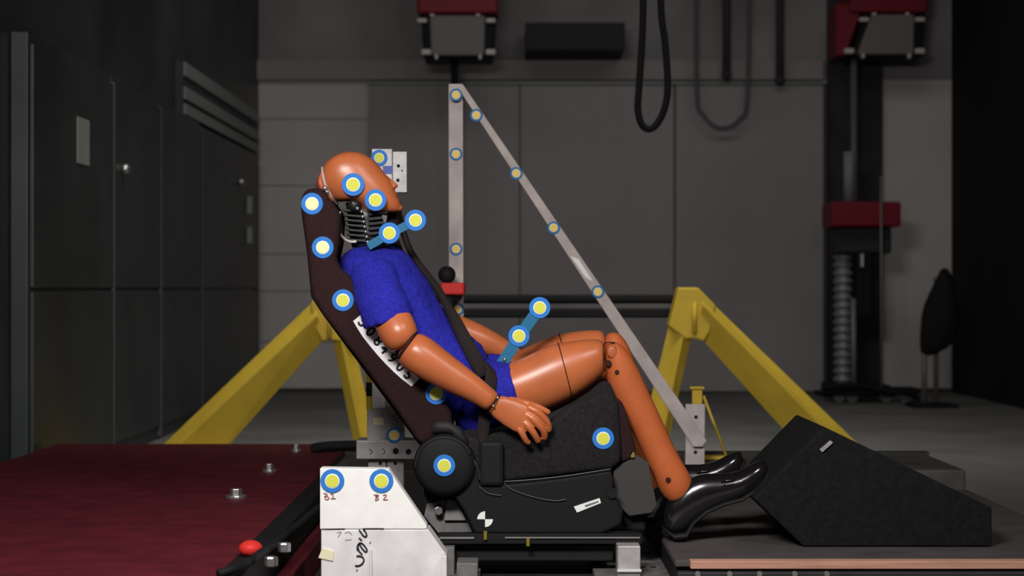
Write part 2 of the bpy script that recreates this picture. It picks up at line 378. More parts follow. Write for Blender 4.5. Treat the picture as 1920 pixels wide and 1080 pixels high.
# ---- hanging cable loop
bm = bmesh.new(); Y = 9.0
tube(bm, smoothpath([at(1207, -260, Y), at(1206, 0, Y), at(1203, 90, Y), at(1198, 165, Y), at(1196, 205, Y), at(1203, 233, Y), at(1217, 242, Y), at(1232, 232, Y), at(1246, 203, Y), at(1252, 160, Y), at(1247, 80, Y), at(1239, 0, Y), at(1237, -260, Y)]), .0165, 10)
o = tag(finish(bm, 'hanging_cable', mat('cable_black', (.006, .006, .008), .8), smooth=True), 'thick black cable hanging in a loop from the ceiling', 'cable')
bm = bmesh.new(); Y = 16.3
tube(bm, smoothpath([at(1305, -180, Y), at(1306, 160, Y), at(1318, 215, Y), at(1350, 240, Y), at(1385, 225, Y), at(1402, 165, Y), at(1403, -180, Y)]), .018, 8)
tag(finish(bm, 'hanging_cable', mat('cable_faint', (.13, .12, .13), .8), smooth=True), 'faint wide cable loop hanging before the top of the door', 'cable')

# ---- yellow A-frames and the black rail
def leg(bm, top, bot, Y, dz=.085):
    def pt(p, y, floor=False):
        v = at(p[0], p[1], Y); v.y = y
        if floor: v.z = 0
        return v
    ys = (Y, Y-dz, Y, Y+.12)
    T = [pt(top[0], ys[0]), pt(top[1], ys[1]), pt(top[2], ys[2]), pt(((top[0][0]+top[2][0])/2, (top[0][1]+top[2][1])/2), ys[3])]
    B = [pt(bot[0], ys[0], 1), pt(bot[1], ys[1], 1), pt(bot[2], ys[2], 1), pt(((bot[0][0]+bot[2][0])/2, 864), ys[3], 1)]
    loft(bm, [T, B])
def aframe(lab, long_, short_, cap, rib, foot):
    Y = 10.0; c = at(rib[0][0], 540, Y); c.z = 0
    t = thing('trestle_frame', lab, 'support frame', c, 'yellow steel trestles behind the sled')
    bm = bmesh.new(); leg(bm, *long_, Y); finish(bm, 'long_leg', YEL, t, bevel=.006)
    bm = bmesh.new(); leg(bm, *short_, Y, .06); finish(bm, 'short_leg', YEL, t, bevel=.006)
    bm = bmesh.new(); prism(bm, cap, Y-.06, Y+.1, Y); finish(bm, 'head_plate', YEL, t, bevel=.01)
    bm = bmesh.new(); a, b = at(*rib[0], Y), at(*rib[1], Y); tube(bm, [(a.x, Y-.085, a.z), (b.x, Y-.085, b.z)], .012); finish(bm, 'rib', YEL, t, smooth=True)
    for f in foot:
        bm = bmesh.new(); a = at(f[0], 864, Y); b = at(f[1], 864, Y); box(bm, a.x, b.x, Y-.18, Y+.2, 0, .018); finish(bm, 'foot_plate', YEL, t, bevel=.004)
aframe('yellow steel trestle on the right behind the lower legs',
       (((1307, 540), (1316, 572), (1300, 620)), ((1643, 864), (1602, 864), (1521, 864))),
       (((1271, 540), (1290, 575), (1300, 620)), ((1190, 864), (1232, 864), (1246, 864))),
       [(1270, 539), (1307, 539), (1340, 573), (1330, 620), (1318, 640), (1300, 634), (1284, 636), (1252, 612), (1263, 568)], ((1300, 566), (1299, 625)), ((1180, 1260), (1510, 1655)))
aframe('yellow steel trestle on the left behind the seat back',
       (((600, 552), (597, 592), (612, 632)), ((273, 864), (306, 864), (404, 864))),
       (((652, 590), (634, 600), (620, 620)), ((716, 864), (688, 864), (669, 864))),
       [(592, 556), (636, 552), (662, 590), (668, 640), (642, 640), (618, 637), (606, 640), (590, 610), (584, 570)], ((620, 578), (620, 633)), ((262, 415), (660, 726)))
t = thing('barrier_rail', 'black double barrier rail between the yellow trestles', 'barrier', (at(960, 540, 10.15).x, 10.15, .7))
for y0, y1, mm in ((552, 567, BLACK), (578, 596, BLACK)):
    bm = bmesh.new(); pbox(bm, 640, 1266, y0, y1, 10.16, 10.24); finish(bm, 'rail', mm, t, bevel=.01)
bm = bmesh.new(); pbox(bm, 640, 1266, 565, 580, 10.20, 10.25); finish(bm, 'rail_web', mat('rail_grey', (.22, .21, .21), .6), t)

# ================================================================== THE SLED
t = thing('test_sled', 'low steel test sled with red side platform carrying the seat', 'sled', (0, 6.3, 0))
bm = bmesh.new(); box(bm, -.60, .464, 4.6, 7.4, .0, .03); finish(bm, 'base_deck', DECK, t, bevel=.004)
bm = bmesh.new(); box(bm, -2.05, -.72, 4.2, 8.63, 0.0, .2); finish(bm, 'red_platform', REDD, t, bevel=.008, label='dark red painted side platform')
bm = bmesh.new(); box(bm, -.725, -.66, 4.2, 8.60, .0, .197); finish(bm, 'rubber_edge', BLACK, t, bevel=.006)
bm = bmesh.new(); box(bm, -.655, -.61, 4.2, 7.3, .0, .105); finish(bm, 'red_step', REDD, t, bevel=.006)
bm = bmesh.new(); box(bm, -.70, 1.75, 7.4, 8.25, .0, .2); finish(bm, 'rear_beam', RAILD, t, bevel=.01)
bm = bmesh.new(); box(bm, -.70, 1.75, 8.05, 8.12, .2, .212); finish(bm, 'beam_strip', mat('beam_strip', (.04, .04, .04), .6), t)
for x, y, r in ((505, 886, .022), (443, 935, .028), (555, 848, .018)):
    p = plane(x, y, .2); bm = bmesh.new(); tube(bm, [p, p+Vector((0, 0, .012))], r*1.25, 16); tube(bm, [p+Vector((0, 0, .012)), p+Vector((0, 0, .034))], r*.75, 6)
    finish(bm, 'platform_bolt', STEEL, t, bevel=.003)
for x, y in ((572, 962), (566, 992), (508, 1062), (533, 1035)):
    p = plane(x, y, .197 if x < 560 else .10); p.z = p.z if x < 560 else .105
    bm = bmesh.new(); tube(bm, [p, p+Vector((0, 0, .025))], .018, 6); finish(bm, 'edge_bolt', STEEL, t, bevel=.003)
bm = bmesh.new(); p = plane(470, 1043, .197); ball(bm, p+Vector((0, 0, .02)), .032, 12, .7); finish(bm, 'red_knob', REDB, t, smooth=True)
bm = bmesh.new(); tube(bm, smoothpath([plane(410, 1076, .21), plane(455, 1060, .22), plane(500, 1030, .21), plane(540, 1000, .20), plane(600, 950, .2)]), .012, 8); finish(bm, 'side_hose', BLACK, t, smooth=True)
bm = bmesh.new(); tube(bm, smoothpath([plane(585, 842, .215), plane(605, 838, .225), plane(640, 836, .23), plane(690, 836, .23), plane(720, 842, .21)]), .022, 8); finish(bm, 'rear_hose', BLACK, t, smooth=True)
# right: plate, foot deck
bm = bmesh.new(); box(bm, .245, .468, 5.0, 6.9, .03, .05); finish(bm, 'zinc_plate', PLATE, t, bevel=.003)
for x, y in ((1213, 1037), (1225, 1064), (1205, 1064), (1214, 1005)):
    p = plane(x, y, .05); bm = bmesh.new(); tube(bm, [p-Vector((0, 0, .002)), p+Vector((0, 0, .002))], .009, 12); finish(bm, 'plate_hole', BLACK, t)
bm = bmesh.new(); box(bm, -.20, -.095, 5.1, 5.85, .03, .05); finish(bm, 'zinc_plate', PLATE, t, bevel=.003)
bm = bmesh.new(); box(bm, -.085, .235, 5.1, 5.55, .03, .045); finish(bm, 'dark_plate', mat('dark_mid_plate', (.07, .07, .07), .6), t, bevel=.003)
t2 = thing('foot_deck', 'grey foot board edged with a bare wood plank under the shoes', 'foot board', (1.1, 6.4, .0))
bm = bmesh.new(); box(bm, .465, 1.75, 5.47, 7.38, .105, .125); finish(bm, 'board', GREYB, t2, bevel=.004)
bm = bmesh.new(); box(bm, .467, 1.74, 5.52, 7.36, .0, .104); finish(bm, 'under_frame', BLACK, t2)
bm = bmesh.new(); a = at(1295, 1052, 5.42); b = at(1480, 1067, 5.42); box(bm, a.x, 1.74, 5.42, 5.468, b.z, a.z); finish(bm, 'wood_plank', WOOD, t2, bevel=.002)
bm = bmesh.new(); box(bm, .467, 1.74, 5.40, 5.44, .02, .1); finish(bm, 'front_rail', DECK, t2, bevel=.003)
for x in (1308, 1368, 1424, 1490, 1550):
    bm = bmesh.new(); c = at(x, 1076, 5.40); disc(bm, Vector((c.x, 5.392, c.z)), .008, .01, 10); finish(bm, 'rail_bolt', STEEL, t2)

# wedge foot rest
t = thing('footrest_wedge', 'black ribbed rubber covered foot rest wedge in front of the shoes', 'foot rest', (1.15, 6.0, .125))
bm = bmesh.new(); prism(bm, [(1545, 800), (1413, 935), (1507, 1025), (1860, 1025), (1860, 952)], 5.74, 6.3); finish(bm, 'wedge_body', RUB, t, bevel=.006)
bm = bmesh.new(); p = [at(1545, 831, 5.735)+Vector((-.018, 0, -.022)), at(1556, 831, 5.735)+Vector((.012, 0, .012))]
prism(bm, [(1537, 843), (1557, 826), (1562, 830), (1542, 848)], 5.731, 5.741); finish(bm, 'grey_tag', ALU, t)

# ================================================================== WHITE BRACKET (foreground)
Y = 5.3
t = thing('reference_bracket', 'bright white steel bracket with two target stickers in the foreground', 'bracket', (at(715, 540, Y).x, Y+.05, .0))
bm = bmesh.new(); prism(bm, [(600, 878), (728, 880), (800, 985), (800, 992), (600, 992)], Y, Y+.06); finish(bm, 'upper_plate', WHITE, t, bevel=.002)
bm = bmesh.new(); prism(bm, [(602, 992.5), (803, 992.5), (838, 1042), (838, 1131), (602, 1131)], Y+.002, Y+.10); finish(bm, 'lower_plate', WHITEB, t, bevel=.003)
bm = bmesh.new(); prism(bm, [(828, 1040), (838, 1043), (838, 1129), (824, 1129)], Y-.03, Y+.001); finish(bm, 'side_flange', WHITEB, t, bevel=.003)
bm = bmesh.new(); prism(bm, [(693, 1030), (697, 1030), (699, 1130), (692, 1130)], Y-.006, Y+.001); finish(bm, 'fold_line', WHITEB, t, bevel=.002)
bm = bmesh.new(); prism(bm, [(597, 1046), (604, 1028), (626, 1034), (624, 1052)], Y-.002, Y+.002); finish(bm, 'tape_piece', TAPE, t, label='cream masking tape')
marker(623, 902, 22.5, Y-.003, t); marker(715, 902, 22.5, Y-.003, t)
def scribble(name, strokes, Y, r, m, parent):
    bm = bmesh.new()
    for s in strokes: tube(bm, smoothpath([at(x, y, Y) for x, y in s], 5), r, 6)
    return finish(bm, name, m, parent, smooth=True)
def zz(L, ox=590, oy=900, s=6.0): return [[(ox+x/s, oy+y/s) for x, y in st] for st in L]
scribble('handwriting_b1', zz([[(100, 150), (135, 158), (138, 170), (118, 182), (148, 190), (160, 205), (145, 222), (122, 215), (112, 180)], [(178, 165), (205, 155), (205, 210)], [(180, 212), (240, 208)]]), Y-.001, .0015, INKR, t)
scribble('handwriting_b2', zz([[(665, 168), (710, 168), (715, 180), (685, 190), (712, 200), (715, 222), (678, 230)], [(690, 170), (690, 225)], [(770, 175), (795, 165), (805, 180), (775, 222), (825, 220)]]), Y-.001, .0015, INKR, t)
scribble('handwriting_word', zz([[(500, 560), (520, 590), (545, 625), (572, 638), (585, 622), (570, 580), (545, 555)], [(498, 650), (520, 672), (530, 680)], [(620, 700), (628, 705)],
    [(480, 790), (482, 745), (500, 712), (530, 712), (560, 740), (588, 785), (578, 808), (550, 790), (520, 750), (500, 720), (485, 745), (500, 800), (535, 838)],
    [(470, 855), (510, 855), (545, 875), (552, 910), (530, 945), (490, 965), (455, 962)], [(470, 1012), (482, 1015)]]), Y-.001, .0021, INK, t)
scribble('edge_mark', zz([[(80, 552), (200, 550), (340, 548)], [(545, 546), (700, 545), (780, 547)]]), Y-.001, .0011, INK, t)
scribble('faint_mark', zz([[(340, 675), (415, 668)], [(250, 590), (300, 585), (260, 640)], [(340, 600), (380, 580), (420, 615)]]), Y-.001, .0006, INKR, t)

# ================================================================== COLUMN BEHIND THE HEAD
Y = 6.75
t = thing('aluminium_column', 'silver block column behind the seat with stickers at top and base', 'column', (at(722, 540, Y).x, Y+.04, .03))
zb = .03
def zp(bm, x0, x1, y0, Y0, Y1, z0): a = at(x0, y0, Y0); b = at(x1, y0, Y0); box(bm, a.x, b.x, Y0, Y1, z0, a.z)
bm = bmesh.new(); zp(bm, 697, 735.5, 279, Y, Y+.07, at(0, 765, Y).z); finish(bm, 'mast', ALU, t, bevel=.002)
bm = bmesh.new(); pbox(bm, 736, 763, 284, 361, Y, Y+.05); finish(bm, 'head_plate', ALU, t, bevel=.002)
for x, y in ((747, 311), (746, 338), (754, 320)):
    bm = bmesh.new(); disc(bm, at(x, y, Y-.001), .0062 if x < 750 else .003, .003, 14); finish(bm, 'hole', BLACK, t)
bm = bmesh.new(); pbox(bm, 718, 736, 311, 326, Y-.002, Y); finish(bm, 'blue_label', mat('faded_blue_label', (.12, .16, .45), .7), t)
bm = bmesh.new(); pbox(bm, 688, 756, 766, 828, Y-.02, Y+.1); finish(bm, 'upper_block', ALU, t, bevel=.003)
bm = bmesh.new(); pbox(bm, 668, 792, 826, 861, Y-.05, Y+.1); finish(bm, 'cross_plate', ALU, t, bevel=.003)
bm = bmesh.new(); zp(bm, 690, 724, 861, Y-.02, Y+.1, zb); finish(bm, 'lower_block', ALU, t, bevel=.003)
bm = bmesh.new(); zp(bm, 725.5, 757, 861, Y-.02, Y+.1, zb); finish(bm, 'lower_block', ALU, t, bevel=.003)
bm = bmesh.new(); pbox(bm, 697, 722, 700, 765, Y-.004, Y-.001); finish(bm, 'white_plate', WHITE, t)
for x, y, r in ((742, 846, .011), (713, 869, .006), (741, 869, .006), (766, 847, .01)):
    bm = bmesh.new(); disc(bm, at(x, y, Y-.052 if y < 861 else Y-.022), r, .003, 14); finish(bm, 'hole', BLACK, t)
for y0, y1, mm in ((698, 717, YEL), (717, 743, BLACK), (743, 768, YEL)):
    bm = bmesh.new(); pbox(bm, 686.5, 697, y0, y1, Y-.02, Y+.02); finish(bm, 'hazard_tape', mm, t)
bm = bmesh.new(); pbox(bm, 700, 719, 783, 797, Y-.0215, Y-.02); finish(bm, 'tape_piece', TAPE, t)
scribble('pen_mark', [[(733, 782), (742, 778), (738, 788), (748, 784), (744, 792), (752, 790)], [(692, 842), (698, 847), (694, 852)], [(716, 840), (722, 846), (718, 852)]], Y-.052, .0011, INK, t)
marker(711, 296, 15.5, Y-.004, t); marker(739, 816, 14.5, Y-.053, t, far=True)

# ================================================================== BAR FRAME BEHIND DUMMY
Y = 7.6
t = thing('triangle_bar_frame', 'pale grey triangle of flat bars with small target stickers behind dummy', 'bar frame', (at(1080, 540, Y).x, Y, .2))
bm = bmesh.new(); prism(bm, [(841, 157), (868, 157), (870, 872), (842, 872)], Y, Y+.03); finish(bm, 'upright_bar', ALUP, t, bevel=.003)
bm = bmesh.new(); prism(bm, [(858, 164), (868, 158), (1325, 826), (1318, 838), (1300, 838)], Y-.022, Y-.001); finish(bm, 'diagonal_bar', ALUP, t, bevel=.003)
bm = bmesh.new(); prism(bm, [(1286, 758), (1322, 758), (1321, 871.5), (1285, 871.5)], Y, Y+.03); finish(bm, 'anchor_plate', ALUP, t, bevel=.002)
for x, y in ((1305, 782), (1304, 848)):
    bm = bmesh.new(); disc(bm, at(x, y, Y-.001), .0075, .003, 14); finish(bm, 'hole', BLACK, t)
bm = bmesh.new(); prism(bm, [(1070, 480), (1085, 486), (1112, 528), (1098, 520)], Y-.0235, Y-.0218); finish(bm, 'reflection_patch', WHITE, t)  # bright reflection on the bar, painted as a thin white patch
for x, y in ((855, 178), (855, 289), (855, 467), (858, 580)): marker(x, y, 12, Y-.003 if y > 200 else Y-.026, t, far=True)
for x, y in ((893, 216), (968, 325), (1038, 427), (1121, 547)): marker(x, y, 12, Y-.026, t, far=True)
# red clamp with black ball
t = thing('bar_clamp', 'red clamp with black ball knob on the upright grey bar', 'clamp', at(846, 553, 7.45))
bm = bmesh.new(); pbox(bm, 826, 871, 530, 553, 7.42, 7.58); finish(bm, 'clamp_body', REDB, t, bevel=.008)
bm = bmesh.new(); c = at(838, 515, 7.47); ball(bm, c, .034); finish(bm, 'ball_knob', BLACK, t, smooth=True)
bm = bmesh.new(); tube(bm, [at(842, 553, 7.46), at(841, 600, 7.46)], .022, 12); finish(bm, 'stem', BLACK, t, smooth=True)
# small yellow stand
Y = 7.85
t = thing('yellow_post_stand', 'small yellow post with thin diagonal brace behind the anchor plate', 'stand', (at(1325, 540, Y).x, Y, .2))
bm = bmesh.new(); zp(bm, 1298, 1317, 728, Y, Y+.04, .2); finish(bm, 'post', YEL, t, bevel=.003)
bm = bmesh.new(); pbox(bm, 1294, 1321, 725, 730, Y-.01, Y+.05); finish(bm, 'cap', YEL, t, bevel=.002)
bm = bmesh.new(); tube(bm, [at(1319, 742, Y+.02), at(1362, 855, Y+.02)], .006); finish(bm, 'brace', YEL, t, smooth=True)
bm = bmesh.new(); a = at(1296, 0, Y); b = at(1366, 0, Y); box(bm, a.x, b.x, Y-.03, Y+.05, .2, .214); finish(bm, 'foot_bar', YEL, t, bevel=.003)

# ================================================================== THE SEAT
t = thing('car_seat', 'dark maroon and charcoal car seat holding the crash test dummy', 'car seat', (0.0, 6.0, .03))
back = [(578, 354), (600, 350), (612, 366), (628, 388), (638, 402), (634, 455), (629, 480), (634, 502), (655, 518), (675, 545), (684, 578), (684, 612), (720, 650), (760, 690), (800, 725), (845, 765), (852, 835), (785, 832), (740, 765), (700, 712), (660, 660), (605, 590), (584, 556), (581, 530), (575, 470), (566, 400), (566, 372)]
Yn = 5.80
bm = bmesh.new(); prism(bm, back, Yn, Yn+.08); finish(bm, 'near_bolster', SEATM, t, bevel=.022, seg=4, smooth=True, label='maroon black side bolster of the seat back')
bm = bmesh.new(); prism(bm, back, 6.13, 6.22, 6.0); finish(bm, 'far_bolster', SEATM, t, bevel=.022, seg=4, smooth=True)
core = [(582, 358), (600, 356), (612, 375), (622, 420), (618, 470), (622, 510), (660, 580), (700, 660), (790, 770), (840, 800), (845, 832), (790, 830), (740, 762), (664, 660), (612, 590), (590, 556), (583, 480), (572, 400), (572, 372)]
bm = bmesh.new(); prism(bm, core, 5.88, 6.13, 6.0); finish(bm, 'back_cushion', SEATM, t, bevel=.012, seg=3, smooth=True)
# cushion
cush = [(850, 805), (890, 820), (935, 812), (985, 800), (1030, 790), (1070, 762), (1105, 745), (1132, 737), (1152, 741), (1160, 760), (1165, 820), (1165, 868), (1147, 880), (1050, 892), (945, 905), (860, 900)]
bm = bmesh.new(); prism(bm, cush, 5.77, 5.85); finish(bm, 'cushion_side', SEATG, t, bevel=.018, seg=4, smooth=True)
bm = bmesh.new(); prism(bm, [(850, 805), (930, 792), (990, 782), (1035, 767), (1070, 750), (1100, 731), (1124, 711), (1138, 711), (1150, 730), (1160, 760), (1163, 820), (1163, 865), (1147, 876), (945, 900), (860, 895)], 5.85, 6.22, 6.0); finish(bm, 'cushion', SEATG, t, bevel=.018, seg=4, smooth=True)
bm = bmesh.new(); prism(bm, [(1150, 742), (1166, 752), (1180, 790), (1194, 848), (1188, 858), (1166, 868), (1160, 820), (1156, 765)], 5.79, 6.24); finish(bm, 'front_edge', SEATM, t, bevel=.012, seg=3, smooth=True, label='maroon front edge of the cushion')
# recliner cover
bm = bmesh.new(); c = at(833, 874, 5.72); loft(bm, [[Vector((c.x+r*math.cos(2*PI*i/40), y, c.z+r*math.sin(2*PI*i/40))) for i in range(40)] for r, y in ((.070, 5.722), (.088, 5.73), (.094, 5.76), (.094, 5.80))]); finish(bm, 'recliner_cover', PLAST, t, smooth=True)
bm = bmesh.new(); tube(bm, [at(833+54*math.cos(a), 874+54*math.sin(a), 5.728) for a in [math.radians(175+i*6) for i in range(28)]], .0028, 6); finish(bm, 'cover_rim', PLAST2, t, smooth=True)
bm = bmesh.new(); rloft(bm, [((806, 800), (815, 815), .012), ((818, 790), (832, 812), .018), ((838, 788), (850, 815), .02), ((862, 800), (862, 830), .02), ((880, 828), (870, 850), .012)], 5.77, 12); finish(bm, 'hinge_guard', mat('guard_plastic', (.02, .02, .02), .6), t, smooth=True)
bm = bmesh.new(); tube(bm, smoothpath([at(858, 838, 5.74), at(875, 852, 5.74), at(893, 872, 5.74), at(900, 900, 5.745)]), .006, 8); finish(bm, 'lever', PLAST2, t, smooth=True)
# trim panel
bm = bmesh.new(); prism(bm, [(792, 855), (800, 835), (860, 850), (900, 880), (945, 908), (1050, 896), (1146, 881), (1152, 900), (1150, 925), (1170, 960), (1165, 985), (1130, 1002), (890, 1002), (870, 960), (850, 930), (800, 918), (786, 890)], 5.75, 5.82); finish(bm, 'side_trim', PLAST, t, bevel=.01, seg=3)
bm = bmesh.new(); prism(bm, [(792, 855), (945, 908), (1146, 881), (1200, 900), (1205, 985), (830, 985), (800, 918)], 5.84, 6.2, 6.0); finish(bm, 'base_pan', BLACK, t, bevel=.01)
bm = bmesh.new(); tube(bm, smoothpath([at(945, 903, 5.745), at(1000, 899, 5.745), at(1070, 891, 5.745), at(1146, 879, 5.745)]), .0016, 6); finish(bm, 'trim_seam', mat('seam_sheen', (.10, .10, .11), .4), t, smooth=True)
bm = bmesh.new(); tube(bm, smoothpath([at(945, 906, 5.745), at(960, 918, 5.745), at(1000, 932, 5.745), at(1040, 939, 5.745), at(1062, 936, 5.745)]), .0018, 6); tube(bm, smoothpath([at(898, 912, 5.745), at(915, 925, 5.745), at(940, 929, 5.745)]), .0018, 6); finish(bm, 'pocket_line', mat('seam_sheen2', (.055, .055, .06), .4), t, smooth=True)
bm = bmesh.new(); pbox(bm, 899, 944, 828, 912, 5.735, 5.775); finish(bm, 'buckle_tower', BLACK, t, bevel=.012)
bm = bmesh.new(); prism(bm, [(1150, 882), (1192, 852), (1216, 868), (1232, 948), (1222, 962), (1180, 968), (1152, 940)], 5.80, 5.84); finish(bm, 'front_bracket', mat('bracket_grey', (.048, .046, .045), .7), t, bevel=.003)
bm = bmesh.new(); disc(bm, at(1148, 925, 5.742), .016, .01, 20); finish(bm, 'bracket_hole', BLACK, t)
bm = bmesh.new(); pbox(bm, 1183, 1190, 848, 858, 5.79, 5.80); finish(bm, 'yellow_tab', mat('ochre_tab', (.22, .16, .03), .7), t); 
bm = bmesh.new(); pbox(bm, 814, 818, 817, 829, 5.76, 5.765); finish(bm, 'yellow_tab', YEL, t)
# quadrant target on trim
def quad(bm, c, r, a0, th=.002):
    n = 10; P = [c]+[c+Vector((r*math.cos(a0+PI/2*i/n), 0, r*math.sin(a0+PI/2*i/n))) for i in range(n+1)]
    A = [bm.verts.new(p) for p in P]; B = [bm.verts.new(p+Vector((0, th, 0))) for p in P]
    bm.faces.new(A); bm.faces.new(B[::-1])
    for i in range(len(A)): bm.faces.new((A[i], B[i], B[(i+1) % len(A)], A[(i+1) % len(A)]))
c = at(909.5, 973.5, 5.748)
bm = bmesh.new(); disc(bm, c+Vector((0, .0005, 0)), .0255, .0015); q = finish(bm, 'quadrant_target', BLACK, t, label='small black and white quadrant target')
bm = bmesh.new(); quad(bm, c, .0235, PI/2, .001); quad(bm, c, .0235, -PI/2, .001); finish(bm, 'white_quadrants', MWHITE, q)
bm = bmesh.new(); prism(bm, [(1076, 950), (1124, 934), (1127, 943), (1082, 961)], 5.747, 5.751); q = finish(bm, 'white_label', MWHITE, t, label='narrow white label with a grey bar')
bm = bmesh.new(); prism(bm, [(1096, 947.5), (1121, 939), (1123, 941.5), (1098, 951)], 5.7462, 5.7472); finish(bm, 'printed_bar', mat('print_grey', (.18, .18, .19), .8), q)
# number label on the bolster
L = [(662, 602), (671, 617), (680, 631), (694, 649), (709, 667), (724, 683), (739, 698), (755, 712), (771.5, 724.7)]
R = [(684, 584), (693, 598), (703, 612), (716, 630), (731, 648), (745, 665), (760, 682), (773, 697), (786, 710)]
bm = bmesh.new(); Yl2 = Yn-.002
vf = []; vb = []
for a, b in zip(L, R):
    vf.append((bm.verts.new(at(*a, Yl2)), bm.verts.new(at(*b, Yl2)))); vb.append((bm.verts.new(at(*a, Yl2)+Vector((0, .002, 0))), bm.verts.new(at(*b, Yl2)+Vector((0, .002, 0)))))
for i in range(len(vf)-1):
    bm.faces.new((vf[i][0], vf[i][1], vf[i+1][1], vf[i+1][0])); bm.faces.new((vb[i][0], vb[i+1][0], vb[i+1][1], vb[i][1]))
    bm.faces.new((vf[i][0], vf[i+1][0], vb[i+1][0], vb[i][0])); bm.faces.new((vf[i][1], vb[i][1], vb[i+1][1], vf[i+1][1]))
bm.faces.new((vf[0][0], vb[0][0], vb[0][1], vf[0][1])); bm.faces.new((vf[-1][0], vf[-1][1], vb[-1][1], vb[-1][0]))
lb = finish(bm, 'number_label', mat('label_paper', (.80, .78, .82), .6), t, label='long white label printed 5084905')
bm = bmesh.new()
for ch, (x, y), dd in zip('5084905', [(680, 605), (694.5, 622.5), (708.5, 640), (721, 655), (735.5, 672), (750.5, 688), (765.5, 703)], (-54, -52, -50, -49, -47, -46, -44)):
    textmesh(bm, ch, at(x, y, Yl2-.0012), .043, math.radians(dd), .0005, .0011)
finish(bm, 'printed_number', INK, lb)
for x, y, p in ((585, 382, 1), (605, 464, 1), (643, 563, 0), (818, 738, 0)): marker(x, y, 20.5, Yn-.003, t, pale=bool(p))
marker(833, 873, 20.5, 5.717, t); marker(1131, 822, 20.5, 5.766, t)
# rails and mounts
t = thing('seat_rail_mount', 'black seat rails on pale metal blocks bolted to the sled', 'seat mount', (0.05, 6.0, .03))
for Ya in (5.74, 6.2):
    bm = bmesh.new(); pbox(bm, 822, 1204, 1001, 1020, Ya, Ya+.045, 5.74); finish(bm, 'rail', BLACK, t, bevel=.002)
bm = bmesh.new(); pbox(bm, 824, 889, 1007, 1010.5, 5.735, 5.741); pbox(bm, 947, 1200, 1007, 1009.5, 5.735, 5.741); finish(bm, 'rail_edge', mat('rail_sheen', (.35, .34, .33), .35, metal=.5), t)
bm = bmesh.new(); pbox(bm, 852, 1150, 1021, 1052, 5.78, 6.2, 5.78); finish(bm, 'cross_member', mat('cross_dark', (.012, .013, .013), .6), t, bevel=.004)
def mount(x0, x1, y0, Y0, Y1, m, zb=.05):
    a = at(x0, y0, Y0); b = at(x1, y0, Y0); bm = bmesh.new(); box(bm, a.x, b.x, Y0, Y1, zb, a.z); finish(bm, 'mount_block', m, t, bevel=.003)
mount(1158, 1201, 1024, 5.66, 5.76, ALU, .05); mount(822, 852, 1026, 5.70, 5.80, PLATE, .03); mount(856, 896, 1056, 5.60, 5.72, PLATE, .03)
mount(1158, 1201, 1024, 6.15, 6.25, ALU, .05)
bm = bmesh.new(); pbox(bm, 1157, 1202, 1067, 1071, 5.648, 5.66, 5.66); finish(bm, 'block_lip', mat('lip_white', (.75, .75, .75), .4), t)
bm = bmesh.new(); prism(bm, [(800, 945), (836, 937), (852, 937), (862, 950), (886, 998), (822, 1000), (795, 968)], 5.835, 5.85); finish(bm, 'gusset_plate', PLATE, t, bevel=.002)
bm = bmesh.new(); prism(bm, [(838, 937), (852, 937), (862, 950), (874, 976), (833, 976)], 5.82, 5.835); finish(bm, 'gusset_step', mat('gusset_step', (.24, .235, .235), .6), t, bevel=.002)
bm = bmesh.new(); c = at(822, 958, 5.80); tube(bm, [(c.x, 5.80, c.z), (c.x, 5.84, c.z)], .014, 6); finish(bm, 'bolt', STEEL, t, bevel=.002)
for x in (910, 990): 
    bm = bmesh.new(); pbox(bm, x-3, x+3, 996 if x == 910 else 1010, 1012 if x == 910 else 1024, 5.728, 5.734); finish(bm, 'ochre_tab', mat('ochre', (.20, .15, .02), .6), t)

# ================================================================== THE CRASH TEST DUMMY
D = thing('crash_test_dummy', 'orange vinyl crash test dummy in blue shirt and shorts reclining in seat', 'dummy', (0.0, 6.0, .45))
# head ---------------------------------------------------------------
HR = [((748, 400), (688, 400), .030), ((753, 392), (682, 397), .046), ((752, 381), (678, 388), .056), ((747, 372), (668, 382), .063), ((743, 362), (655, 377), .068),
      ((739.5, 353), (640, 379), .072), ((735, 343), (626, 378), .075), ((729.5, 333.5), (612, 366), .077), ((721, 324), (601, 352), .078), ((710.5, 309), (597, 337), .077),
      ((698, 297), (600, 322), .073), ((682, 288), (607, 309), .064), ((668, 284.5), (618, 298), .05), ((652, 283.5), (634, 289), .025)]
bm = bmesh.new(); rloft(bm, HR, 6.0, 28, k=.10, e=.92)
# nose, lips, brow, chin
def nose(bm):
    loft(bm, [ring((725.5, 328), (715, 331), .008, 6.0, 10), ring((732.5, 334.5), (720, 338), .010, 6.0, 10), ring((739.5, 340), (722, 345), .012, 6.0, 10), ring((747.5, 346), (722, 351), .018, 6.0, 10), ring((748, 350), (722, 356), .019, 6.0, 10), ring((739, 355.5), (724, 358), .012, 6.0, 10)])
nose(bm)
loft(bm, [ring((744, 360), (734, 362), .014, 6.0, 10), ring((746.5, 364), (734, 366), .021, 6.0, 10), ring((744, 367.5), (734, 369), .02, 6.0, 10)])
loft(bm, [ring((747, 369), (736, 371), .016, 6.0, 10), ring((749.5, 373), (736, 375), .019, 6.0, 10), ring((749, 377), (736, 379), .014, 6.0, 10)])
loft(bm, [ring((755.5, 384), (742, 388), .015, 6.0, 10), ring((757, 390), (742, 393), .02, 6.0, 10), ring((753, 397), (740, 398), .015, 6.0, 10)])
from mathutils.bvhtree import BVHTree
bvh = BVHTree.FromBMesh(bm)
head = finish(bm, 'head', VINYL, D, remesh=.0026, presub=1, sit=4)
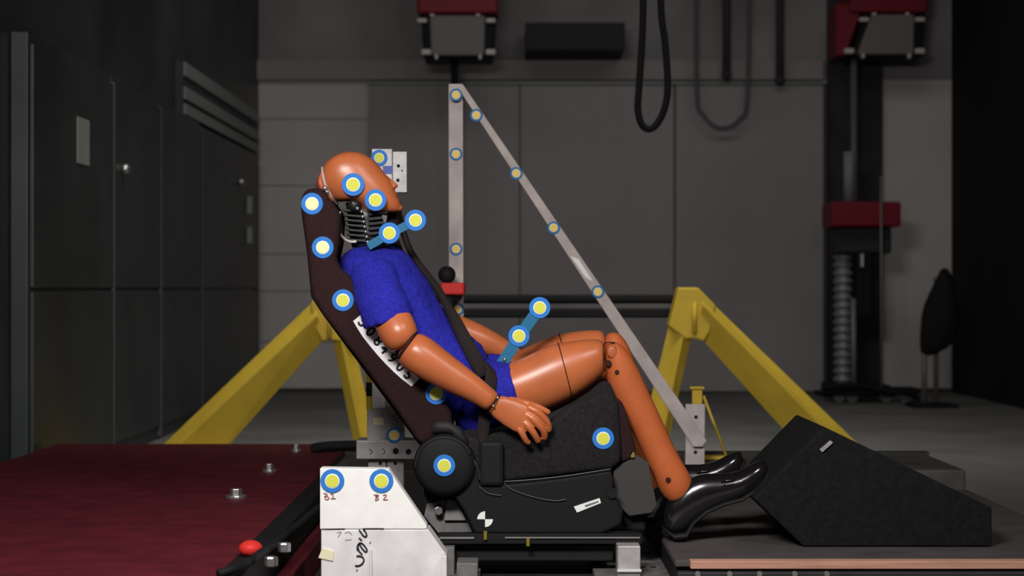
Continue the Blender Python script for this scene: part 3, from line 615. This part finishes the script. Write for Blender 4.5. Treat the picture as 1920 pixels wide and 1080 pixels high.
for y, l in ((-1, 'n'), (1, 'f')):
    bm = bmesh.new(); ball(bm, Vector(at(737, 353, 6.0))+Vector((0, y*.012, 0)), .0045, 8); finish(bm, 'nostril', GROOVE, head, smooth=True)
bm = bmesh.new(); tube(bm, [Vector(at(741, 369, 6.0))+Vector((-.002-.010*abs(s)**2, s*.024, 0)) for s in (-1, -.5, 0, .5, 1)], .0022, 6); finish(bm, 'mouth_line', GROOVE, head, smooth=True)
# seam: follows the skull along a tilted cut
seam = [(606, 316), (608, 328), (611.5, 343), (617, 357), (624, 370), (632, 383)]
def onhead(px, py):
    p = at(px, py, 6.0); h = bvh.ray_cast(Vector((p.x, 5.5, p.z)), Vector((0, 1, 0)))
    return (h[0] if h[0] is not None else Vector((p.x, 6.0, p.z)))+Vector((0, .0015, 0))
near = [onhead(x, y) for x, y in seam]
far_ = [Vector((p.x, 12.0-p.y, p.z)) for p in near][::-1]
bm = bmesh.new(); loop = smoothpath(near[::-1], 5)+smoothpath(far_[::-1], 5)
tube(bm, loop, .0048, 8); finish(bm, 'skull_seam', mat('seam_grey', (.42, .36, .36), .5), head, smooth=True)
# skull cap
bm = bmesh.new()
rloft(bm, [((609, 318), (603, 323), .040), ((610, 327), (596, 333), .058), ((613, 341), (592, 347), .066), ((620, 354), (596, 358), .064), ((629, 372), (606, 372), .055), ((632, 382), (618, 382), .035)], 6.0, 20)
finish(bm, 'skull_cap', CAPM, D, sub=1)
bm = bmesh.new(); ball(bm, at(609, 353, 5.935), .009, 8); ball(bm, at(613, 360, 5.935), .006, 8); finish(bm, 'cap_screw', STEEL, D, smooth=True)
marker(662, 346, 21.5, 5.916, D); marker(704, 375, 20.5, 5.922, D)
# neck ------------------------------------------------------------------
nk = bpy.data.objects
bm = bmesh.new(); rloft(bm, [((648, 380), (712, 384), .032), ((652, 410), (716, 408), .03), ((655, 440), (716, 440), .03), ((660, 464), (720, 464), .035)], 6.0, 16); neck = finish(bm, 'neck', NECKM, D, smooth=True)
for i in range(7):
    y = 393+i*9.2; x0 = 642+i*1.5
    bm = bmesh.new(); prism(bm, [(x0, y-2), (x0+36, y+2), (x0+36, y+6.8), (x0, y+3)], 5.955, 6.045, 5.955); finish(bm, 'vertebra', NECKM, neck, bevel=.003)
    bm = bmesh.new(); ball(bm, at(678+i*1.9, 397+i*9.4, 5.952), .0055, 8); finish(bm, 'neck_bolt', STEEL, neck, smooth=True)
    if i < 5:
        bm = bmesh.new(); prism(bm, [(690, y+6), (726, y+2), (726, y+8), (690, y+12)], 5.96, 6.04, 5.96); finish(bm, 'rubber_block', mat('neck_rubber', (.03, .03, .032), .6), neck, bevel=.003)
bm = bmesh.new(); ball(bm, at(664, 385, 5.955), .02, 12); finish(bm, 'neck_pivot', NECKM, neck, smooth=True)
bm = bmesh.new(); ball(bm, at(670, 391, 5.937), .0065, 8); ball(bm, at(662, 381, 5.935), .004, 8); finish(bm, 'pivot_bolt', STEEL, neck, smooth=True)
bm = bmesh.new(); tube(bm, smoothpath([at(637, 397, 5.95), at(634, 415, 5.945), at(636, 435, 5.945), at(645, 447, 5.945), at(656, 453, 5.945), at(668, 453, 5.95)]), .0042, 8); finish(bm, 'neck_wire', WIREW, neck, smooth=True, label='white wire curving behind the neck')
bm = bmesh.new(); prism(bm, [(716, 403), (726, 404), (724, 416), (720, 418)], 5.935, 5.945); finish(bm, 'column_stand_in', mat('tab_grey', (.12, .11, .11), .6), neck)  # grey tab added in place of the column glimpsed past the neck
bm = bmesh.new(); rloft(bm, [((700, 392), (752, 393), .03), ((700, 420), (750, 420), .035), ((716, 445), (748, 448), .04), ((715, 470), (760, 480), .05)], 6.06, 12); finish(bm, 'neck_shroud', BELT, neck, smooth=True)
# shirt: torso and both sleeves in one surface ----------------------------
bm = bmesh.new()
rloft(bm, [((738, 461), (662, 464), .045), ((752, 466), (645, 474), .085), ((766, 478), (634, 492), .135), ((784, 502), (640, 528), .175), ((806, 532), (664, 578), .18), ((827, 573), (690, 632), .172),
           ((850, 603), (722, 682), .165), ((876, 626), (762, 728), .16), ((902, 646), (798, 766), .16), ((915, 668), (826, 788), .165), ((908, 692), (846, 790), .15)], 6.0, 28, e=.9)
def sleeve(bm, Ya, Yb, Yc): rloft(bm, spine([(688, 492, 30, Ya), (695, 510, 43, Ya), (708, 545, 46, Yb), (722, 580, 48, Yc), (729, 604, 49, Yc-.004 if Yc < 6 else Yc)]), 6.0, 20)
sleeve(bm, 5.85, 5.80, 5.765); sleeve(bm, 6.15, 6.2, 6.235)
def shirtmods(o):
    clouds(.011, .06)(o)
shirt = finish(bm, 'shirt', BLUE, D, remesh=.006, extra=shirtmods, label='blue knitted short sleeved shirt')
bm = bmesh.new(); c0 = [(683, 611), (700, 609), (728, 603), (755, 597), (774, 592)]
# shorts -------------------------------------------------------------------
bm = bmesh.new()
rloft(bm, [((905, 668), (845, 772), .15), ((925, 675), (862, 815), .165), ((940, 690), (885, 838), .17), ((950, 715), (925, 832), .16)], 6.0, 24)
for Yy, dx, dy in ((5.885, 0, 0), (6.12, 0, -14)):
    rloft(bm, [((915+dx, 676+dy), (900+dx, 815), .09), ((935+dx, 677+dy), (940+dx, 800), .094), ((956+dx, 681+dy), (977+dx, 778), .094)], Yy, 20)
finish(bm, 'shorts', BLUE, D, remesh=.006, extra=clouds(.010, .05))
# belt -----------------------------------------------------------------------
bm = bmesh.new()
B = [((742, 388), (752, 388), .022, 6.14), ((746, 420), (758, 418), .023, 6.14), ((756, 460), (769, 457), .024, 6.13), ((772, 490), (784, 484), .024, 6.10), ((797, 522), (809, 514), .024, 6.06),
     ((817, 551), (830, 541), .022, 6.0), ((832, 580), (846, 570), .020, 5.945), ((842, 602), (861, 590), .014, 5.90), ((853, 630), (876, 617), .010, 5.87), ((868, 660), (892, 645), .008, 5.85), ((884, 690), (908, 675), .007, 5.84), ((898, 716), (921, 700), .007, 5.83)]
rloft(bm, B, 6.0, 12); finish(bm, 'shoulder_belt', BELT, t if False else D, sub=1, label='dark webbing belt across the shirt')
bm = bmesh.new(); rloft(bm, [((905, 668), (925, 690), .007, 5.83), ((912, 690), (936, 706), .007, 5.80), ((905, 735), (930, 745), .007, 5.79), ((893, 790), (918, 800), .007, 5.785), ((895, 840), (915, 845), .007, 5.765)], 6.0, 12); finish(bm, 'lap_belt', BELT, D, sub=1)
# arms ------------------------------------------------------------------------
def arm(Ys, near=True, dx=0, dy=0):
    ux, uy = (0, 0) if near else (22, -22)
    Ya, Yb, Yc, Yd = Ys
    sh = lambda L: [(x+dx, y+dy, r, Y) for x, y, r, Y in L]
    bm = bmesh.new(); rloft(bm, spine(sh([(712, 540, 30, Ya), (728, 580, 35, Ya), (742, 612, 37, Yb), (751, 632, 36, Yb), (758, 642, 31, Yb), (762, 648, 22, Yb)] if near else [(690, 590, 26, Ya), (708, 622, 28, Ya), (730, 655, 28, Yb), (752, 680, 22, Yb)])), 6, 22); finish(bm, 'upper_arm', VINYL, D, sub=1)
    bm = bmesh.new(); rloft(bm, spine(sh([(745, 668, 12, Yb), (750, 671, 22, Yb), (762, 678, 28, Yb), (790, 690, 29, Yb), (830, 705, 28, Yb), (860, 718, 24, Yb), (895, 735, 20, Yc), (926, 757, 17, Yc)] if not near else [(759, 645, 16, Yb), (762, 648, 26, Yb), (768, 652, 34, Yb), (780, 661, 38, Yb), (800, 675, 37.5, Yb), (835, 698, 33, Yb), (868, 717, 28, Yc), (898, 736, 23, Yc), (917, 750, 20.5, Yc), (926, 757, 19.5, Yc)])), 6, 24); finish(bm, 'forearm', VINYL, D, sub=1)
    bm = bmesh.new(); disc_pts = []
    c = Vector(at((764 if near else 756)+dx, (647 if near else 678)+dy, Yb)); a = Vector((math.cos(math.radians(-33)), 0, math.sin(math.radians(-33))))  # along the arm
    u = Vector((-a.z, 0, a.x)); v = Vector((0, 1, 0))
    tube(bm, [c+a*.0+(u*math.cos(s)+v*math.sin(s))*.046 for s in [2*PI*i/24 for i in range(25)]], .006, 6); finish(bm, 'elbow_gap', GROOVE, D, smooth=True)
    # hand
    H = (5.72 if near else 6.29)
    bm = bmesh.new(); s = -1 if near else 1
    ra = math.radians(0 if near else -30); cr, sr = math.cos(ra), math.sin(ra)
    q2 = lambda x, y: (926+dx+(x-926)*cr-(y-757)*sr, 757+dy+(x-926)*sr+(y-757)*cr)
    h = lambda x, y, d=0: at(*q2(x, y), H+d*(-s))
    rloft(bm, [(q2(a[0]-dx, a[1]-dy), q2(b[0]-dx, b[1]-dy), l_, y_) for a, b, l_, y_ in [((934+dx, 741+dy), (917+dx, 773+dy), .019, H), ((948+dx, 743+dy), (927+dx, 784+dy), .018, H), ((965+dx, 748+dy), (944+dx, 797+dy), .0165, H), ((985+dx, 757+dy), (962+dx, 808+dy), .0155, H), ((1002+dx, 767+dy), (976+dx, 814+dy), .0135, H), ((1008+dx, 775+dy), (982+dx, 817+dy), .009, H)]], 6, 20)
    for P, r in (([(990, 764, 0), (1003, 770, -.006), (1015, 779, -.004), (1025, 790, .004), (1029, 801, .014), (1028, 809, .022)], .0125),
                 ([(985, 776, 0), (999, 785, -.008), (1011, 797, -.007), (1019, 808, .002), (1021, 817, .012), (1020, 823, .02)], .0128),
                 ([(978, 788, 0), (990, 798, -.008), (1000, 811, -.007), (1006, 821, .002), (1010, 829, .013)], .0122),
                 ([(970, 799, 0), (976, 808, -.005), (982, 818, -.004), (987, 827, .003), (993, 831, .012)], .0108)):
        Q = smoothpath([h(*p) for p in P], 3); n = len(Q); tube(bm, Q, [r*(1-.22*i/n) if i < n-1 else r*.45 for i in range(n)], 10)
    Q = smoothpath([h(955, 750, .006), h(975, 754, .010), h(992, 758, .012), h(1010, 764, .014), h(1024, 771, .016), h(1031, 775, .018)], 3); n = len(Q)
    tube(bm, Q, [.012*(1-.30*i/n) if i < n-1 else .005 for i in range(n)], 10)
    finish(bm, 'hand', VINYL, D, remesh=.0022)
    c = Vector(at(926+dx, 757+dy, Yc)); a = Vector((.82, 0, -.57)); u = Vector((.57, 0, .82)); 
    bm = bmesh.new(); tube(bm, [c+(u*math.cos(q)*.033+v*math.sin(q)*.030) for q in [2*PI*i/24 for i in range(25)]], .0022, 6); finish(bm, 'wrist_ring', GROOVE, D, smooth=True)
    if near:
        for x, y in ((933, 746), (925, 761)):
            bm = bmesh.new(); ball(bm, at(x, y, Yc-.031 if y > 750 else Yc-.022), .0045, 8); finish(bm, 'wrist_screw', STEEL, D, smooth=True)
arm((5.765, 5.725, 5.72, 5.72)); arm((6.235, 6.28, 6.29, 6.29), False, 60, -73)
# legs ---------------------------------------------------------------------------
def legb(Yc, dx, dy, near, dx2=0):
    sx = lambda y: dx+(dx2-dx)*max(0, min(1, (y-640)/260))
    bm = bmesh.new(); rl = []
    for a, b, l in (((922, 690), (925, 798), .078), ((955, 683), (970, 788), .08), ((1005, 658), (1033, 768), .081), ((1042, 643), (1068, 751), .078), ((1078, 638), (1098, 733), .071), ((1108, 635), (1117, 716), .06), ((1126, 636), (1130, 702), .050), ((1133, 642), (1134, 696), .040)):
        rl.append(((a[0]+dx, a[1]+dy), (b[0]+dx, b[1]+dy), l, Yc))
    rloft(bm, rl, 6, 26, e=.95); finish(bm, 'thigh', VINYL, D, sub=1)
    bm = bmesh.new()
    r0 = ring((1046+dx, 642+dy), (1073+dx, 747+dy), .0778, Yc, 32, 0, .95); tube(bm, r0+[r0[0]], .0014, 6); finish(bm, 'thigh_seam', GROOVE, D, smooth=True)
    bm = bmesh.new(); rl = []
    for a, b, l in (((1141, 640), (1156, 640), .018), ((1134, 646), (1166, 647), .033), ((1133, 662), (1179, 661), .042), ((1134, 690), (1190, 679), .047), ((1139, 722), (1201, 700), .049), ((1151, 750), (1213, 726), .050), ((1170, 782), (1229, 760), .049), ((1192, 822), (1248, 802), .047),
                    ((1212, 864), (1268, 845), .046), ((1224, 892), (1283, 872), .047), ((1233, 914), (1296, 892), .047), ((1243, 930), (1300, 909), .043), ((1254, 940), (1297, 924), .034), ((1264, 944), (1287, 936), .02)):
        rl.append(((a[0]+sx(a[1]), a[1]+dy), (b[0]+sx(b[1]), b[1]+dy), l, Yc))
    rloft(bm, rl, 6, 24); dx = dx2 or dx; sl = finish(bm, 'lower_leg', VINYLB, D, sub=1)
    if near:
        for x, y, r, Y in ((1141, 681, .0092, 5.834), (1157, 698, .007, 5.832), (1253, 900, .008, 5.8315)):
            bm = bmesh.new(); disc(bm, at(x, y, Y), r, .012, 18); finish(bm, 'leg_hole', GROOVE, D)
        bm = bmesh.new(); disc(bm, at(1004, 730, 5.803), .0095, .012, 18); finish(bm, 'thigh_hole', GROOVE, D)
        bm = bmesh.new(); c = at(1148, 660, 5.84); loft(bm, [[Vector((c.x+r*math.cos(2*PI*i/20), y, c.z+r*1.3*math.sin(2*PI*i/20))) for i in range(20)] for r, y in ((.006, 5.8362), (.013, 5.8375), (.016, 5.845))]); finish(bm, 'knee_pad', VINYLD, D)
        bm = bmesh.new(); tube(bm, [at(1133, 643, 5.845), at(1131.5, 660, 5.832), at(1132, 680, 5.83), at(1134, 697, 5.84)], .0017, 6); tube(bm, [at(1133, 643, 5.845), at(1142, 642, 5.85), at(1153, 643, 5.85)], .0017, 6); finish(bm, 'knee_seam', GROOVE, D, smooth=True)
    # shoe
    bm = bmesh.new(); T = [((1243, 950), (1240, 985), .018), ((1256, 935), (1250, 998), .034), ((1275, 912), (1272, 1002), .042), ((1296, 893), (1292, 990), .044), ((1325, 886), (1320, 965), .044), ((1358, 889), (1352, 948), .046), ((1388, 883), (1386, 938), .050), ((1410, 869), (1414, 921), .048), ((1426, 862), (1433, 903), .038), ((1437, 864), (1441, 886), .018)]
    rloft(bm, [((a[0]+dx, a[1]+dy), (b[0]+dx, b[1]+dy), l, Yc) for a, b, l in T], 6, 24, e=.9); sh = finish(bm, 'shoe', SHOE, D, sub=1)
    bm = bmesh.new(); P = [(1242, 990, .02), (1262, 1003, .038), (1285, 1000, .042), (1298, 978, .042), (1322, 958, .042), (1355, 943, .046), (1388, 934, .052), (1414, 917, .05), (1433, 897, .038), (1442, 880, .02)]
    rl = []
    for i, (x, y, l) in enumerate(P):
        hh = 9 if i in (1, 2) else 4
        rl.append(((x+dx-1, y+dy-4), (x+dx+2, y+dy+hh), l+.004, Yc))
    rloft(bm, rl, 6, 16, e=.6); finish(bm, 'sole', SOLE, sh, bevel=.0, smooth=True)
    for i in range(2):
        bm = bmesh.new(); e_ = i*8; tube(bm, smoothpath([at(1353+dx, 905+e_+dy, Yc-.040), at(1362+dx, 901+e_+dy, Yc-.0462), at(1371+dx, 901+e_+dy, Yc-.046), at(1378+dx, 899+e_+dy, Yc-.042)], 3), .0032, 8); finish(bm, 'lace', SHOE, sh, smooth=True)
legb(5.88, 0, 0, True); legb(6.13, 2, -17, False, -46)
# tracking brackets on neck and pelvis
def tbracket(name, pts, w_, Y, stk):
    for a, b in zip(pts, pts[1:]):
        pass
    bm = bmesh.new()
    d_ = Vector((pts[-1][0]-pts[0][0], pts[-1][1]-pts[0][1])).normalized(); n_ = Vector((-d_.y, d_.x))*w_
    prism(bm, [(pts[0][0]+n_.x, pts[0][1]+n_.y)]+[(p[0]+n_.x, p[1]+n_.y) for p in pts[1:]]+[(p[0]-n_.x, p[1]-n_.y) for p in pts[::-1]], Y, Y+.008)
    o = finish(bm, name, TEAL, D, bevel=.001, label='blue arm carrying two target discs')
    for x, y in stk: marker(x, y, 20, Y-.003, D)
tbracket('neck_tracking_arm', [(690, 462), (730, 439), (779, 414)], 8, 5.90, [(730, 437), (779, 413)])
tbracket('pelvis_tracking_arm', [(936, 690), (973, 632), (1012, 577)], 11, 5.93, [(973, 630), (1012, 577)])
bm = bmesh.new(); tube(bm, [at(934, 686, 5.925), at(945, 682, 5.925), at(952, 679, 5.925)], .003, 6); ball(bm, at(946, 674, 5.925), .006, 8); finish(bm, 'arm_screw', STEEL, D, smooth=True)
